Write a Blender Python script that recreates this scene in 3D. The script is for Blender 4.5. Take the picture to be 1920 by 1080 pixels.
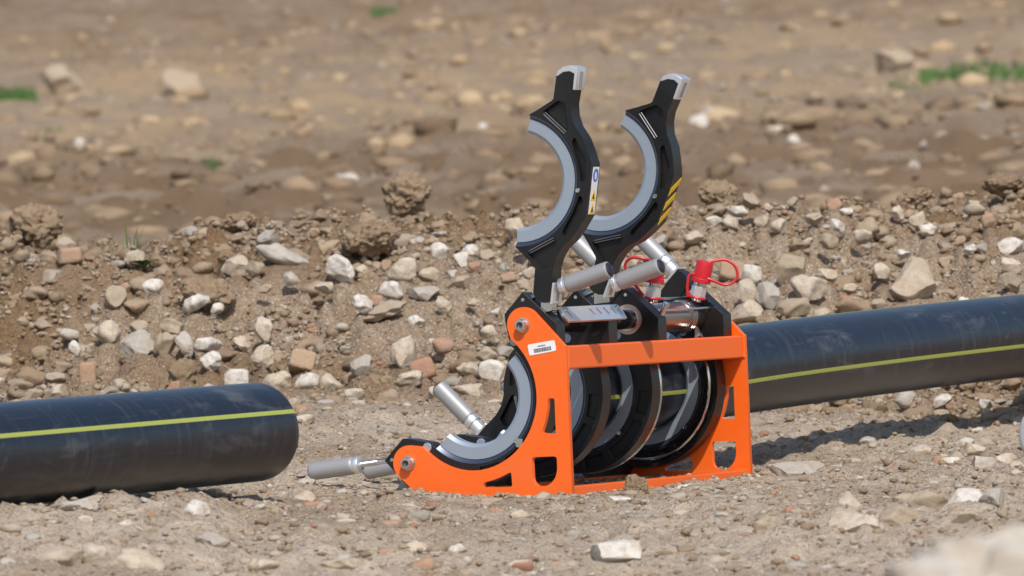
import bpy, bmesh, math
import numpy as np
from mathutils import Vector, Matrix, noise as mnoise

for o in list(bpy.data.objects): bpy.data.objects.remove(o)
SC = bpy.context.scene
COL = SC.collection
PI = math.pi

# ---------------------------------------------------------------- camera, sky, sun, exposure
TH = 0.45791                                    # angle between the lens axis and the pipe line
CAM = Vector((-13.2749, -6.4448, 0.36426))
_r = Vector((0.44162285, -0.89602129, -0.04599033)); _u = Vector((0.02000809, -0.04141156, 0.99894182)); _f = Vector((0.89697767, 0.44207572, 0.00036062))
cam = bpy.data.cameras.new('camera'); camo = bpy.data.objects.new('camera', cam); COL.objects.link(camo)
m = Matrix((_r, _u, -_f)).transposed().to_4x4(); m.translation = CAM
camo.matrix_world = m
cam.lens = 300; cam.sensor_width = 36; cam.clip_start = 0.1; cam.clip_end = 6000
cam.dof.use_dof = True; cam.dof.focus_distance = 15.1; cam.dof.aperture_fstop = 15.5
SC.camera = camo

SUN = Vector((-0.547, -0.409, 0.73)).normalized()
w = bpy.data.worlds.new('World'); SC.world = w; w.use_nodes = True
nt = w.node_tree; bgn = nt.nodes['Background']
sky = nt.nodes.new('ShaderNodeTexSky'); sky.sky_type = 'NISHITA'; sky.sun_disc = False
sky.sun_elevation = math.asin(SUN.z); sky.sun_rotation = math.atan2(SUN.x, SUN.y)
sky.air_density = 1.0; sky.dust_density = 1.5; sky.ozone_density = 1.0
nt.links.new(sky.outputs[0], bgn.inputs[0]); bgn.inputs[1].default_value = 0.125
sl = bpy.data.lights.new('sun', 'SUN'); slo = bpy.data.objects.new('sun', sl); COL.objects.link(slo)
sl.energy = 3.6; sl.angle = math.radians(0.55); sl.color = (1.0, 0.94, 0.85)
slo.rotation_euler = SUN.to_track_quat('Z', 'Y').to_euler(); slo.location = (-4, -4, 8)
SC.view_settings.view_transform = 'Standard'; SC.view_settings.look = 'None'
SC.view_settings.exposure = 0.08; SC.view_settings.gamma = 1.0; SC.view_settings.use_curve_mapping = False
SC.cycles.max_bounces = 6; SC.cycles.use_denoising = True

# ---------------------------------------------------------------- helpers
def tag(o, label=None, cat=None, group=None, kind=None):
    if label: o['label'] = label
    if cat: o['category'] = cat
    if group: o['group'] = group
    if kind: o['kind'] = kind
    return o

def place(o, parent):
    COL.objects.link(o)
    if parent is not None:
        o.parent = parent
        base = parent
        loc = Vector((0, 0, 0))
        while base is not None:
            loc += base.location; base = base.parent
        o.matrix_parent_inverse = Matrix.Translation(-loc) if parent.parent is None else Matrix.Identity(4)
    return o

def finish(name, me, mat, parent=None, smooth=35, bevel=0, seg=2):
    o = bpy.data.objects.new(name, me); me.materials.append(mat)
    place(o, parent)
    if smooth:
        me.shade_smooth()
        if not bevel: me.set_sharp_from_angle(angle=math.radians(smooth))
    if bevel:
        b = o.modifiers.new('bevel', 'BEVEL'); b.width = bevel; b.segments = seg; b.limit_method = 'ANGLE'
        b.angle_limit = math.radians(38); b.use_clamp_overlap = True
        b.harden_normals = True
        me.set_sharp_from_angle(angle=math.radians(38))
    return o

def mesh_from(name, V, F, mat, parent=None, smooth=35, bevel=0):
    me = bpy.data.meshes.new(name); me.from_pydata([tuple(v) for v in V], [], F); me.update()
    bm = bmesh.new(); bm.from_mesh(me); bmesh.ops.recalc_face_normals(bm, faces=bm.faces); bm.to_mesh(me); bm.free()
    return finish(name, me, mat, parent, smooth, bevel)

def empty(name, loc, parent=None):
    o = bpy.data.objects.new(name, None); o.location = loc; o.empty_display_size = .05
    COL.objects.link(o)
    return o

def ident(x, a, b): return (x, a, b)

def frame(c, ang):
    """plane frame: s axis turned by ang (degrees) from +Z towards -Y, t axis 90 degrees on"""
    a = math.radians(ang); s = (-math.sin(a), math.cos(a)); t = (-math.cos(a), -math.sin(a))
    return s, t

def mapper(c, s, t):
    return lambda x, a, b: (x, c[0] + a * s[0] + b * t[0], c[1] + a * s[1] + b * t[1])

def prism(name, outline, x0, x1, mp, mat, parent, holes=(), pockets=(), bevel=.0012, smooth=35):
    bm = bmesh.new()
    def loop(pts, x):
        vs = [bm.verts.new(mp(x, p[0], p[1])) for p in pts]
        es = [bm.edges.new((vs[i], vs[(i + 1) % len(vs)])) for i in range(len(vs))]
        return vs, es
    def wall(a, b):
        for i in range(len(a)):
            j = (i + 1) % len(a); bm.faces.new((a[i], a[j], b[j], b[i]))
    def fill(es): bmesh.ops.triangle_fill(bm, use_beauty=True, use_dissolve=False, edges=es)
    fr, bk = loop(outline, x0), loop(outline, x1)
    ef, eb = list(fr[1]), list(bk[1]); walls = [(fr[0], bk[0])]; floors = []
    for h in holes:
        a, b = loop(h, x0), loop(h, x1); ef += a[1]; eb += b[1]; walls.append((a[0], b[0]))
    for h, dp in pockets:
        a, b = loop(h, x0), loop(h, x0 + dp); ef += a[1]; walls.append((a[0], b[0])); floors.append(b[1])
    fill(ef); fill(eb)
    for f in floors: fill(f)
    for a, b in walls: wall(a, b)
    bmesh.ops.recalc_face_normals(bm, faces=bm.faces)
    me = bpy.data.meshes.new(name); bm.to_mesh(me); bm.free()
    return finish(name, me, mat, parent, smooth, bevel)

def arc(r, a0, a1, n, c=(0, 0)):
    return [(c[0] + r * math.cos(math.radians(a0 + (a1 - a0) * i / n)), c[1] + r * math.sin(math.radians(a0 + (a1 - a0) * i / n))) for i in range(n + 1)]

def rounded(pts, r, n=4):
    out = []
    for i in range(len(pts)):
        p0, p, p1 = Vector(pts[i - 1]), Vector(pts[i]), Vector(pts[(i + 1) % len(pts)])
        a, b = (p0 - p), (p1 - p)
        k = min(r, a.length * .45, b.length * .45)
        A, B = p + a.normalized() * k, p + b.normalized() * k
        for j in range(n + 1):
            q = j / n
            out.append(tuple((1 - q) ** 2 * A + 2 * q * (1 - q) * p + q * q * B))
    return out

def sector(name, prof, a0, a1, n, mp, mat, parent, smooth=35):
    """ring segment: closed profile [(x, r)] swept round the frame's centre"""
    V, F = [], []; k = len(prof)
    for i in range(n + 1):
        a = math.radians(a0 + (a1 - a0) * i / n)
        for x, r in prof: V.append(mp(x, r * math.cos(a), r * math.sin(a)))
    full = abs(abs(a1 - a0) - 360) < 1e-6
    for i in range(n):
        for j in range(k):
            F.append((i * k + j, i * k + (j + 1) % k, (i + 1) * k + (j + 1) % k, (i + 1) * k + j))
    if not full: F += [tuple(range(k)), tuple(n * k + j for j in range(k))]
    return mesh_from(name, V, F, mat, parent, smooth)

def lathe_geo(p0, p1, prof, n=24):
    p0, p1 = Vector(p0), Vector(p1); ax = (p1 - p0).normalized()
    e1 = ax.orthogonal().normalized(); e2 = ax.cross(e1)
    V, F = [], []
    for l, r in prof:
        for i in range(n):
            a = 2 * PI * i / n
            V.append(p0 + ax * l + (e1 * math.cos(a) + e2 * math.sin(a)) * max(r, 1e-5))
    for j in range(len(prof) - 1):
        for i in range(n):
            F.append((j * n + i, j * n + (i + 1) % n, (j + 1) * n + (i + 1) % n, (j + 1) * n + i))
    F.append(tuple(range(n))); F.append(tuple((len(prof) - 1) * n + i for i in range(n)))
    return V, F

def lathe(name, p0, p1, prof, mat, parent, n=24, smooth=35):
    V, F = lathe_geo(p0, p1, prof, n)
    return mesh_from(name, V, F, mat, parent, smooth)

def rod(name, p0, p1, r, mat, parent, n=16, ch=.0006):
    L = (Vector(p1) - Vector(p0)).length
    return lathe(name, p0, p1, [(0, r - ch), (ch, r), (L - ch, r), (L, r - ch)], mat, parent, n)

def tube(name, pts, r, mat, parent, n=10, closed_ends=True):
    pts = [Vector(p) for p in pts]; V, F = [], []
    up = None
    for i, p in enumerate(pts):
        t = (pts[min(i + 1, len(pts) - 1)] - pts[max(i - 1, 0)]).normalized()
        e1 = t.orthogonal().normalized() if up is None else (up - t * up.dot(t)).normalized()
        up = e1; e2 = t.cross(e1)
        for k in range(n):
            a = 2 * PI * k / n; V.append(p + (e1 * math.cos(a) + e2 * math.sin(a)) * r)
    for i in range(len(pts) - 1):
        for k in range(n): F.append((i * n + k, i * n + (k + 1) % n, (i + 1) * n + (k + 1) % n, (i + 1) * n + k))
    F.append(tuple(range(n))); F.append(tuple((len(pts) - 1) * n + k for k in range(n)))
    return mesh_from(name, V, F, mat, parent, 40)

def box(name, lo, hi, mat, parent, bevel=.001):
    (x0, y0, z0), (x1, y1, z1) = lo, hi
    V = [(x, y, z) for x in (x0, x1) for y in (y0, y1) for z in (z0, z1)]
    F = [(0, 1, 3, 2), (4, 6, 7, 5), (0, 4, 5, 1), (2, 3, 7, 6), (0, 2, 6, 4), (1, 5, 7, 3)]
    return mesh_from(name, V, F, mat, parent, 35, bevel)

# ---------------------------------------------------------------- materials
class NT:
    def __init__(s, name):
        s.m = bpy.data.materials.new(name); s.m.use_nodes = True; s.t = s.m.node_tree; s.b = s.t.nodes['Principled BSDF']
        tc = s.t.nodes.new('ShaderNodeTexCoord'); s.co = tc.outputs['Object']; s.gen = tc.outputs['Generated']
    def n(s, typ, **kw):
        x = s.t.nodes.new(typ)
        for k, v in kw.items(): setattr(x, k, v)
        return x
    def l(s, a, b): s.t.links.new(a, b)
    def noise(s, scale, detail=4, rough=.6, vec=None, dist=0):
        x = s.n('ShaderNodeTexNoise'); x.inputs['Scale'].default_value = scale; x.inputs['Detail'].default_value = detail
        x.inputs['Roughness'].default_value = rough; x.inputs['Distortion'].default_value = dist
        s.l(vec or s.co, x.inputs['Vector']); return x.outputs['Fac']
    def ramp(s, fac, stops):
        x = s.n('ShaderNodeValToRGB'); e = x.color_ramp.elements
        while len(e) < len(stops): e.new(.5)
        for i, (p, c) in enumerate(stops):
            e[i].position = p; e[i].color = (*c, 1) if not isinstance(c, (int, float)) else (c, c, c, 1)
        s.l(fac, x.inputs['Fac']); return x.outputs['Color']
    def mix(s, fac, a, b, blend='MIX'):
        x = s.n('ShaderNodeMix', data_type='RGBA', blend_type=blend)
        for k, v in ((0, fac), (6, a), (7, b)):
            if isinstance(v, (int, float)): x.inputs[k].default_value = v
            elif isinstance(v, tuple): x.inputs[k].default_value = (*v, 1)
            else: s.l(v, x.inputs[k])
        return x.outputs[2]
    def math(s, op, a, b=0.0):
        x = s.n('ShaderNodeMath', operation=op)
        for k, v in ((0, a), (1, b)):
            if isinstance(v, (int, float)): x.inputs[k].default_value = v
            else: s.l(v, x.inputs[k])
        return x.outputs[0]
    def bump(s, h, strength=.3, dist=.002):
        x = s.n('ShaderNodeBump'); x.inputs['Strength'].default_value = strength; x.inputs['Distance'].default_value = dist
        s.l(h, x.inputs['Height']); s.l(x.outputs[0], s.b.inputs['Normal'])
    def set(s, **kw):
        for k, v in kw.items():
            i = s.b.inputs[k.replace('_', ' ')]
            if isinstance(v, tuple): i.default_value = (*v, 1)
            elif isinstance(v, (int, float)): i.default_value = v
            else: s.l(v, i)
        return s

def painted(name, col, rough, dust=.25, bump=.05, metal=0.0, dustcol=(.36, .29, .21), bs=900, spec=.5):
    t = NT(name)
    f = t.ramp(t.noise(14, 6, .7), [(.45, 0.0), (.8, 1.0)])
    g = t.ramp(t.noise(160, 3, .6), [(.5, 0.0), (.75, 1.0)])
    d = t.math('MULTIPLY', t.math('ADD', t.math('MULTIPLY', f, .7), t.math('MULTIPLY', g, .4)), dust)
    t.set(Base_Color=t.mix(d, col, dustcol), Metallic=metal, Specular_IOR_Level=spec)
    t.set(Roughness=t.math('ADD', t.math('MULTIPLY', d, .5), rough))
    if bump: t.bump(t.noise(bs, 3, .6), bump, .001)
    return t.m

M = {}
M['orange'] = painted('orange_paint', (.86, .132, .010), .36, .16, .04)
M['black'] = painted('black_cast', (.0065, .0065, .0078), .36, .04, .2, bs=700)
M['seat'] = painted('black_anodised', (.13, .155, .21), .34, .06, .03, metal=.85)
M['liner'] = painted('aluminium_liner', (.35, .415, .50), .42, .08, .05, metal=.45, dustcol=(.5, .48, .45))
M['steel'] = painted('zinc_steel', (.66, .66, .65), .25, .10, .03, metal=1.0)
M['cap'] = painted('cap_steel', (.80, .81, .83), .38, .05, .02, metal=.8)
M['glint'] = painted('edge_glint', (.42, .42, .43), .28, .05, .02, metal=.9)  # bright metal that paints the highlight onto the black clamps' ribs
M['chrome'] = painted('chrome', (.62, .62, .63), .12, .05, 0, metal=1.0)
M['barrel'] = painted('barrel_steel', (.40, .385, .37), .30, .12, .03, metal=1.0)
M['shaft'] = painted('dark_shaft', (.055, .06, .075), .16, .06, 0, metal=.7)
M['grip'] = painted('grip_aluminium', (.36, .365, .38), .5, .12, .10, metal=.35, bs=1500)
M['plug'] = painted('dark_plug', (.012, .014, .028), .5, .05, .05)
M['bronze'] = painted('bronze_bush', (.62, .42, .36), .35, .05, .02, metal=.6)
M['red'] = painted('red_rubber', (.52, .012, .022), .42, .06, .03)
M['white'] = painted('white_label', (.78, .78, .80), .5, .04, 0)
M['ink'] = painted('label_ink', (.05, .05, .07), .6, 0, 0)
M['yellow'] = painted('yellow_print', (.85, .52, .015), .5, .05, 0)
M['blue'] = painted('blue_print', (.03, .15, .60), .5, .03, 0)
M['wheel'] = painted('pale_plastic', (.62, .66, .72), .45, .08, .03)
M['stripe'] = painted('stripe_yellow', (.35, .40, .07), .45, .35, .03)

def pipe_mat():
    t = NT('black_polyethylene')
    mp = t.n('ShaderNodeMapping'); mp.inputs['Scale'].default_value = (1.0, 3.0, 3.0); t.l(t.co, mp.inputs['Vector'])
    mp2 = t.n('ShaderNodeMapping'); mp2.inputs['Scale'].default_value = (9.0, .8, .8); mp2.inputs['Rotation'].default_value = (0, .35, .2); t.l(t.co, mp2.inputs['Vector'])
    smear = t.ramp(t.noise(6, 6, .62, mp.outputs[0], .6), [(.55, 0.0), (.70, 1.0)])
    wipe = t.ramp(t.noise(7, 6, .75, mp2.outputs[0]), [(.52, 0.0), (.78, 1.0)])
    spk = t.ramp(t.noise(70, 5, .8), [(.60, 0.0), (.70, 1.0)])
    scr = t.n('ShaderNodeMapping'); scr.inputs['Scale'].default_value = (3, 160, 160); t.l(t.co, scr.inputs['Vector'])
    scf = t.ramp(t.noise(1.5, 3, .6, scr.outputs[0]), [(.62, 0.0), (.72, 1.0)])
    d = t.math('ADD', t.math('MULTIPLY', smear, .17), t.math('MULTIPLY', wipe, .13))
    d = t.math('ADD', d, t.math('MULTIPLY', t.math('MULTIPLY', spk, smear), .30))
    d = t.math('ADD', d, t.math('MULTIPLY', scf, .06))
    t.set(Base_Color=t.mix(d, (.007, .010, .018), (.36, .38, .42)), Roughness=t.math('ADD', t.math('MULTIPLY', d, .8), .30), Specular_IOR_Level=.5)
    t.bump(t.noise(45, 4, .6), .12, .002)
    return t.m
M['pipe'] = pipe_mat()

def soil_mat():
    t = NT('brown_soil')
    n1 = t.noise(2.2, 5, .6); n2 = t.noise(17, 6, .65); n3 = t.noise(130, 5, .7)
    c = t.mix(t.ramp(n1, [(.35, 0.0), (.65, 1.0)]), (.315, .225, .152), (.385, .292, .205))
    c = t.mix(t.math('MULTIPLY', t.ramp(n2, [(.40, 0.0), (.68, 1.0)]), .6), c, (.455, .37, .285))
    c = t.mix(t.math('MULTIPLY', t.ramp(n3, [(.42, 1.0), (.56, 0.0)]), .45), c, (.19, .127, .077))
    at = t.n('ShaderNodeAttribute', attribute_name='damp'); c = t.mix(at.outputs['Fac'], c, (.232, .153, .088))
    st = t.n('ShaderNodeAttribute', attribute_name='straw'); c = t.mix(st.outputs['Fac'], c, (.46, .325, .185))
    dy = t.n('ShaderNodeAttribute', attribute_name='dusty'); c = t.mix(t.math('MULTIPLY', dy.outputs['Fac'], t.ramp(n2, [(.25, .25), (.6, .9)])), c, (.63, .525, .415))
    # grit: small fragments that are under a centimetre
    v = t.n('ShaderNodeTexVoronoi'); v.inputs['Scale'].default_value = 150; v.inputs['Randomness'].default_value = 1
    t.l(t.co, v.inputs['Vector'])
    sep = t.n('ShaderNodeSeparateColor'); t.l(v.outputs['Color'], sep.inputs[0])
    pale = t.ramp(sep.outputs[0], [(.62, 0.0), (.66, 1.0)]); red = t.ramp(sep.outputs[1], [(.955, 0.0), (.96, 1.0)])
    edge = t.ramp(v.outputs['Distance'], [(.30, 1.0), (.50, 0.0)])
    inv = t.math('SUBTRACT', 1.0, at.outputs['Fac'])
    c = t.mix(t.math('MULTIPLY', t.math('MULTIPLY', pale, edge), t.math('MULTIPLY', inv, .7)), c, (.66, .58, .48))
    c = t.mix(t.math('MULTIPLY', t.math('MULTIPLY', red, edge), .7), c, (.46, .17, .09))
    t.set(Base_Color=c, Roughness=.95, Specular_IOR_Level=.15)
    h = t.math('ADD', t.math('MULTIPLY', n3, .6), t.math('MULTIPLY', edge, .35))
    h = t.math('ADD', h, t.math('MULTIPLY', t.noise(420, 4, .7), .3))
    h = t.math('ADD', h, t.math('MULTIPLY', t.noise(55, 5, .7), 1.2))
    t.bump(h, 1.0, .008)
    return t.m
M['soil'] = soil_mat()

def stone_mat(name, a, b, dirt=(.40, .305, .21), dirtamt=.6, attr=False):
    t = NT(name)
    oi = t.n('ShaderNodeObjectInfo')
    if attr:
        at = t.n('ShaderNodeAttribute', attribute_name='tint'); base = at.outputs['Color']
        base = t.mix(t.math('MULTIPLY', t.noise(220, 4, .7), .45), base, (.30, .24, .18))
    else:
        base = t.mix(oi.outputs['Random'], a, b)
        base = t.mix(t.math('MULTIPLY', t.ramp(t.noise(38, 6, .7), [(.42, 0.0), (.62, 1.0)]), dirtamt), base, dirt)
        base = t.mix(t.math('MULTIPLY', t.ramp(t.noise(260, 4, .7), [(.5, 0.0), (.7, 1.0)]), .35), base, (.22, .175, .13))
    t.set(Base_Color=base, Roughness=.9, Specular_IOR_Level=.2)
    t.bump(t.math('ADD', t.noise(110, 6, .7), t.math('MULTIPLY', t.noise(600, 4, .7), .35)), .75, .005)
    return t.m
M['c'] = stone_mat('cream_limestone', (.50, .425, .335), (.60, .525, .43), dirtamt=.75)
M['w'] = stone_mat('whitish_limestone', (.68, .645, .60), (.70, .665, .61), dirtamt=.65)
M['g'] = stone_mat('grey_stone', (.40, .37, .335), (.51, .475, .43), dirtamt=.6)
M['t'] = stone_mat('tan_stone', (.37, .30, .225), (.44, .365, .28), dirtamt=.6)
M['b'] = stone_mat('red_brick', (.42, .22, .145), (.42, .28, .20), dirtamt=.8)
M['p'] = stone_mat('brown_tile', (.44, .31, .21), (.46, .33, .23), dirtamt=.3)
M['q'] = M['w']
M['k'] = stone_mat('brown_clod', (.23, .16, .10), (.275, .197, .128), dirtamt=.55, dirt=(.36, .28, .195))
M['pebbles'] = stone_mat('rubble_mix', None, None, attr=True)
M['boulder'] = stone_mat('pale_boulder', (.58, .545, .49), (.58, .545, .49), dirtamt=.6)
M['grass'] = painted('grass_green', (.06, .15, .025), .6, .1, 0)
M['leaf'] = painted('leaf_green', (.05, .13, .025), .45, .1, 0)
M['stalk'] = painted('dry_stalk', (.42, .34, .25), .8, .2, 0)
# ---------- terrain (u = metres right of the optical axis, d = metres ahead of the tripod) ----------
_UC = np.array([-1.6, -.9, -.55, -.38, 0., .5, 1., 1.8])
_DN = np.array([0., 7., 11., 12.1, 12.7, 13.2, 14.1, 15., 15.6, 16.5, 17.2])
_BT = np.array([
 [.0, .0, -.09, .000, .048, .070, .058, .075, .090, .135, .170],
 [.0, .0, -.09, -.002, .044, .068, .046, .066, .088, .132, .168],
 [.0, .0, -.10, -.020, .032, .064, .036, .045, .072, .125, .167],
 [.0, .0, -.12, -.045, -.006, .018, .026, .034, .062, .120, .165],
 [.0, .0, -.14, -.075, -.040, -.018, .002, .004, .022, .098, .152],
 [.0, .0, -.14, -.075, -.040, -.018, .000, .002, .008, .048, .120],
 [.0, .0, -.13, -.065, -.030, -.010, .004, .006, .012, .030, .060],
 [.0, .0, -.13, -.065, -.030, -.010, .006, .010, .014, .030, .060]])
_CX = np.array([-3., -1.12, -.98, -.83, -.73, -.6, -.47, -.37, -.26, -.07, .05, .2, .39, .6, .75, .86, .98, 1.12, 3.])
_CH = np.array([.54, .540, .525, .520, .546, .552, .560, .566, .566, .548, .546, .534, .552, .560, .552, .538, .548, .560, .55])
_PD = np.array([17.2, 17.45, 18.0, 18.4, 18.7, 19.0])
_PF = np.array([0., .14, .62, .90, 1.0, .98])
_FD = np.array([19.0, 19.7, 20.6, 24., 30., 60., 100., 130., 3000.])
_FH = np.array([.54, .47, .42, .44, .66, 1.85, 4.1, 5., 5.])

def base_h(u, d):
    u = np.asarray(u, float); d = np.asarray(d, float)
    cols = np.array([np.interp(d, _DN, row) for row in _BT])
    uu = np.clip(u, _UC[0], _UC[-1] - 1e-6)
    k = np.clip(np.searchsorted(_UC, uu, side='right') - 1, 0, len(_UC) - 2)
    f = (uu - _UC[k]) / (_UC[k + 1] - _UC[k]); f = f * f * (3 - 2 * f)
    idx = np.arange(u.size)
    c2 = cols.reshape(len(_UC), -1)
    g = (c2[k.ravel(), idx] * (1 - f.ravel()) + c2[k.ravel() + 1, idx] * f.ravel()).reshape(u.shape)
    cr = np.interp(u, _CX, _CH)
    m = g + (cr - g) * np.interp(d, _PD, _PF)
    w = np.clip((d - 19.0) / .7, 0, 1)
    field = np.interp(d, _FD, _FH)
    return np.where(d > 19.0, (m * (1 - w) + field * w), m)

STONES = [
 (-0.756,18.02,0.043,0.034,'w'), (-0.665,17.88,0.063,0.039,'w'), (-0.844,17.73,0.055,0.053,'c'), (-0.779,17.64,0.068,0.04,'g'), (-0.721,17.62,0.044,0.05,'t'), (-0.68,17.62,0.033,0.05,'g'),
 (-0.634,17.63,0.057,0.033,'w'), (-0.624,17.52,0.044,0.035,'w'), (-0.564,17.62,0.039,0.028,'c'), (-0.518,17.68,0.038,0.051,'c'), (-0.519,17.52,0.049,0.046,'c'), (-0.57,17.4,0.048,0.033,'q'),
 (-0.436,17.49,0.05,0.038,'p'), (-0.681,17.44,0.05,0.05,'k'), (-0.485,17.32,0.061,0.039,'c'), (-0.424,17.32,0.049,0.038,'w'), (-0.71,17.76,0.047,0.028,'t'), (-0.834,17.96,0.047,0.047,'t'),
 (-0.91,17.66,0.026,0.033,'w'), (-0.876,17.47,0.033,0.05,'b'), (-0.948,18.37,0.052,0.032,'b'), (-0.96,18.47,0.046,0.039,'t'), (-0.519,18.32,0.046,0.037,'g'), (-0.485,18.17,0.114,0.04,'g'),
 (-0.362,18.01,0.054,0.061,'w'), (-0.229,17.99,0.063,0.052,'c'), (-0.253,17.89,0.049,0.038,'w'), (-0.313,17.81,0.042,0.036,'w'), (-0.187,17.89,0.067,0.028,'g'), (-0.203,17.72,0.038,0.024,'w'),
 (-0.266,17.77,0.096,0.036,'t'), (-0.149,18.17,0.039,0.036,'w'), (-0.086,18.21,0.036,0.019,'w'), (-0.585,18.12,0.057,0.04,'c'), (-0.541,18.09,0.041,0.034,'t'), (-0.229,17.51,0.05,0.066,'c'),
 (-0.19,17.42,0.048,0.039,'b'), (-0.218,17.34,0.059,0.03,'c'), (-0.095,17.44,0.05,0.028,'c'), (-0.052,17.39,0.05,0.05,'w'), (-0.16,17.23,0.043,0.03,'c'), (-0.096,17.25,0.065,0.03,'c'),
 (-0.077,18.08,0.029,0.019,'b'), (-0.007,17.99,0.031,0.019,'b'), (-0.265,18.06,0.023,0.023,'b'), (-0.387,18.09,0.018,0.016,'b'), (-0.419,18.36,0.023,0.018,'b'), (-0.05,18.15,0.036,0.026,'t'),
 (-0.103,18.11,0.032,0.032,'w'), (0.013,18.34,0.041,0.046,'c'), (-0.143,17.81,0.029,0.04,'c'), (-0.283,17.84,0.027,0.022,'b'), (-0.112,17.95,0.052,0.029,'t'), (-0.058,17.52,0.044,0.033,'t'),
 (-0.313,17.45,0.05,0.039,'g'), (-0.607,18.22,0.034,0.02,'k'), (0.588,17.95,0.063,0.063,'t'), (0.618,17.85,0.078,0.056,'c'), (0.492,17.84,0.047,0.056,'c'), (0.533,17.82,0.051,0.056,'g'),
 (0.582,17.76,0.069,0.038,'t'), (0.481,17.74,0.069,0.047,'c'), (0.838,17.91,0.096,0.09,'c'), (0.781,17.98,0.038,0.038,'c'), (0.897,18.28,0.037,0.025,'w'), (0.877,18.35,0.037,0.029,'c'),
 (0.862,18.4,0.023,0.02,'b'), (0.838,18.39,0.03,0.032,'c'), (0.705,18.45,0.032,0.023,'b'), (0.727,18.39,0.03,0.014,'w'), (1.026,18.3,0.027,0.025,'b'), (1.06,18.11,0.057,0.041,'w'),
 (0.977,18.13,0.029,0.02,'w'), (0.441,18.35,0.034,0.022,'w'), (0.474,18.31,0.034,0.034,'c'), (0.577,18.27,0.037,0.027,'c'), (0.542,18.3,0.034,0.03,'c'), (0.467,17.97,0.056,0.038,'b'),
 (0.506,17.94,0.045,0.043,'w'), (1.055,18.0,0.045,0.029,'c'), (1.045,17.92,0.047,0.04,'t'), (0.661,17.95,0.045,0.027,'c'), (0.959,18.2,0.028,0.015,'b'), (0.655,18.33,0.039,0.023,'c'),
 (0.506,13.07,0.09,0.038,'c'), (0.517,13.53,0.042,0.037,'c'), (0.702,13.43,0.077,0.039,'w'), (0.733,13.3,0.048,0.037,'g'), (0.677,13.06,0.046,0.024,'c'), (0.642,13.45,0.067,0.037,'t'),
 (0.578,13.2,0.066,0.036,'t'), (0.374,12.95,0.052,0.034,'t'), (0.496,15.3,0.096,0.027,'g'), (0.609,14.35,0.05,0.014,'c'), (0.746,15.92,0.05,0.019,'c'), (0.819,15.09,0.04,0.025,'g'),
 (0.428,14.24,0.025,0.013,'b'), (0.77,15.53,0.039,0.016,'b'), (0.286,14.85,0.033,0.013,'w'), (0.136,12.66,0.075,0.036,'w'), (0.154,14.27,0.062,0.016,'w'), (-0.053,14.66,0.037,0.016,'b'),
 (-0.183,14.02,0.044,0.018,'g'), (-0.104,12.98,0.037,0.015,'w'), (-0.086,12.76,0.022,0.014,'c'), (-0.273,12.36,0.074,0.02,'c'), (-0.207,13.24,0.03,0.014,'b'), (-0.34,13.98,0.035,0.016,'b'),
 (-0.005,13.72,0.034,0.017,'c'), (-0.333,14.42,0.036,0.012,'w'), (-0.203,12.67,0.027,0.013,'b'), (-0.042,13.99,0.026,0.011,'b'), (-0.498,13.03,0.041,0.034,'w'), (-0.458,12.58,0.05,0.025,'g'),
 (-0.598,12.44,0.03,0.019,'t'), (-0.557,12.27,0.077,0.034,'c'), (-0.619,12.3,0.043,0.035,'c'), (-0.67,12.25,0.08,0.035,'c'), (-0.661,12.92,0.027,0.015,'c'), (-0.56,12.95,0.015,0.011,'b'),
 (-0.437,13.43,0.019,0.013,'b'), (-0.656,14.52,0.042,0.015,'w'), (-0.697,14.47,0.036,0.011,'b'), (-0.594,12.78,0.024,0.01,'w'), (-0.679,13.12,0.074,0.025,'g'), (-0.737,12.18,0.026,0.02,'g'),
 (-0.622,12.52,0.02,0.013,'b'), (-0.547,12.42,0.031,0.012,'c'), (-0.383,12.39,0.054,0.028,'c'), (1.083,44.47,0.2,0.061,'w'), (0.935,40.96,0.092,0.051,'w'), (1.266,37.59,0.061,0.052,'w'),
 (2.623,56.86,0.256,0.171,'t'), (-0.664,34.2,0.141,0.03,'w'), (-1.488,37.85,0.142,0.038,'c'), (-2.015,40.4,0.05,0.056,'w'), (1.246,39.27,0.098,0.039,'c'), (-0.112,43.44,0.049,0.049,'w'),
 (1.561,32.79,0.049,0.037,'w'), (-2.296,61.51,0.346,0.131,'t'), (-3.18,61.89,0.309,0.193,'t'),
]

# numpy noise --------------------------------------------------------------
def _hash(ix, iy, seed):
    h = (ix.astype(np.int64) * 374761393 + iy.astype(np.int64) * 668265263 + seed * 1442695041) & 0xFFFFFFFF
    h = ((h ^ (h >> 13)) * 1274126177) & 0xFFFFFFFF
    h = ((h ^ (h >> 16)) * 2246822519) & 0xFFFFFFFF
    return ((h ^ (h >> 15)) & 0xFFFFFF) / float(0x1000000)

def vnoise(x, y, seed):
    ix, iy = np.floor(x), np.floor(y); fx, fy = x - ix, y - iy
    def g(dx, dy):
        a = _hash(ix + dx, iy + dy, seed) * 2 * PI
        return np.cos(a) * (fx - dx) + np.sin(a) * (fy - dy)
    sx, sy = fx * fx * fx * (fx * (fx * 6 - 15) + 10), fy * fy * fy * (fy * (fy * 6 - 15) + 10)
    return ((g(0, 0) * (1 - sx) + g(1, 0) * sx) * (1 - sy) + (g(0, 1) * (1 - sx) + g(1, 1) * sx) * sy) * 1.4

def fbm(x, y, scale, octv, seed, gain=.5):
    s = 0; a = 1.0
    for i in range(octv):
        s = s + a * vnoise(x * scale, y * scale, seed + i * 17); scale *= 2.03; a *= gain
    return s

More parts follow.
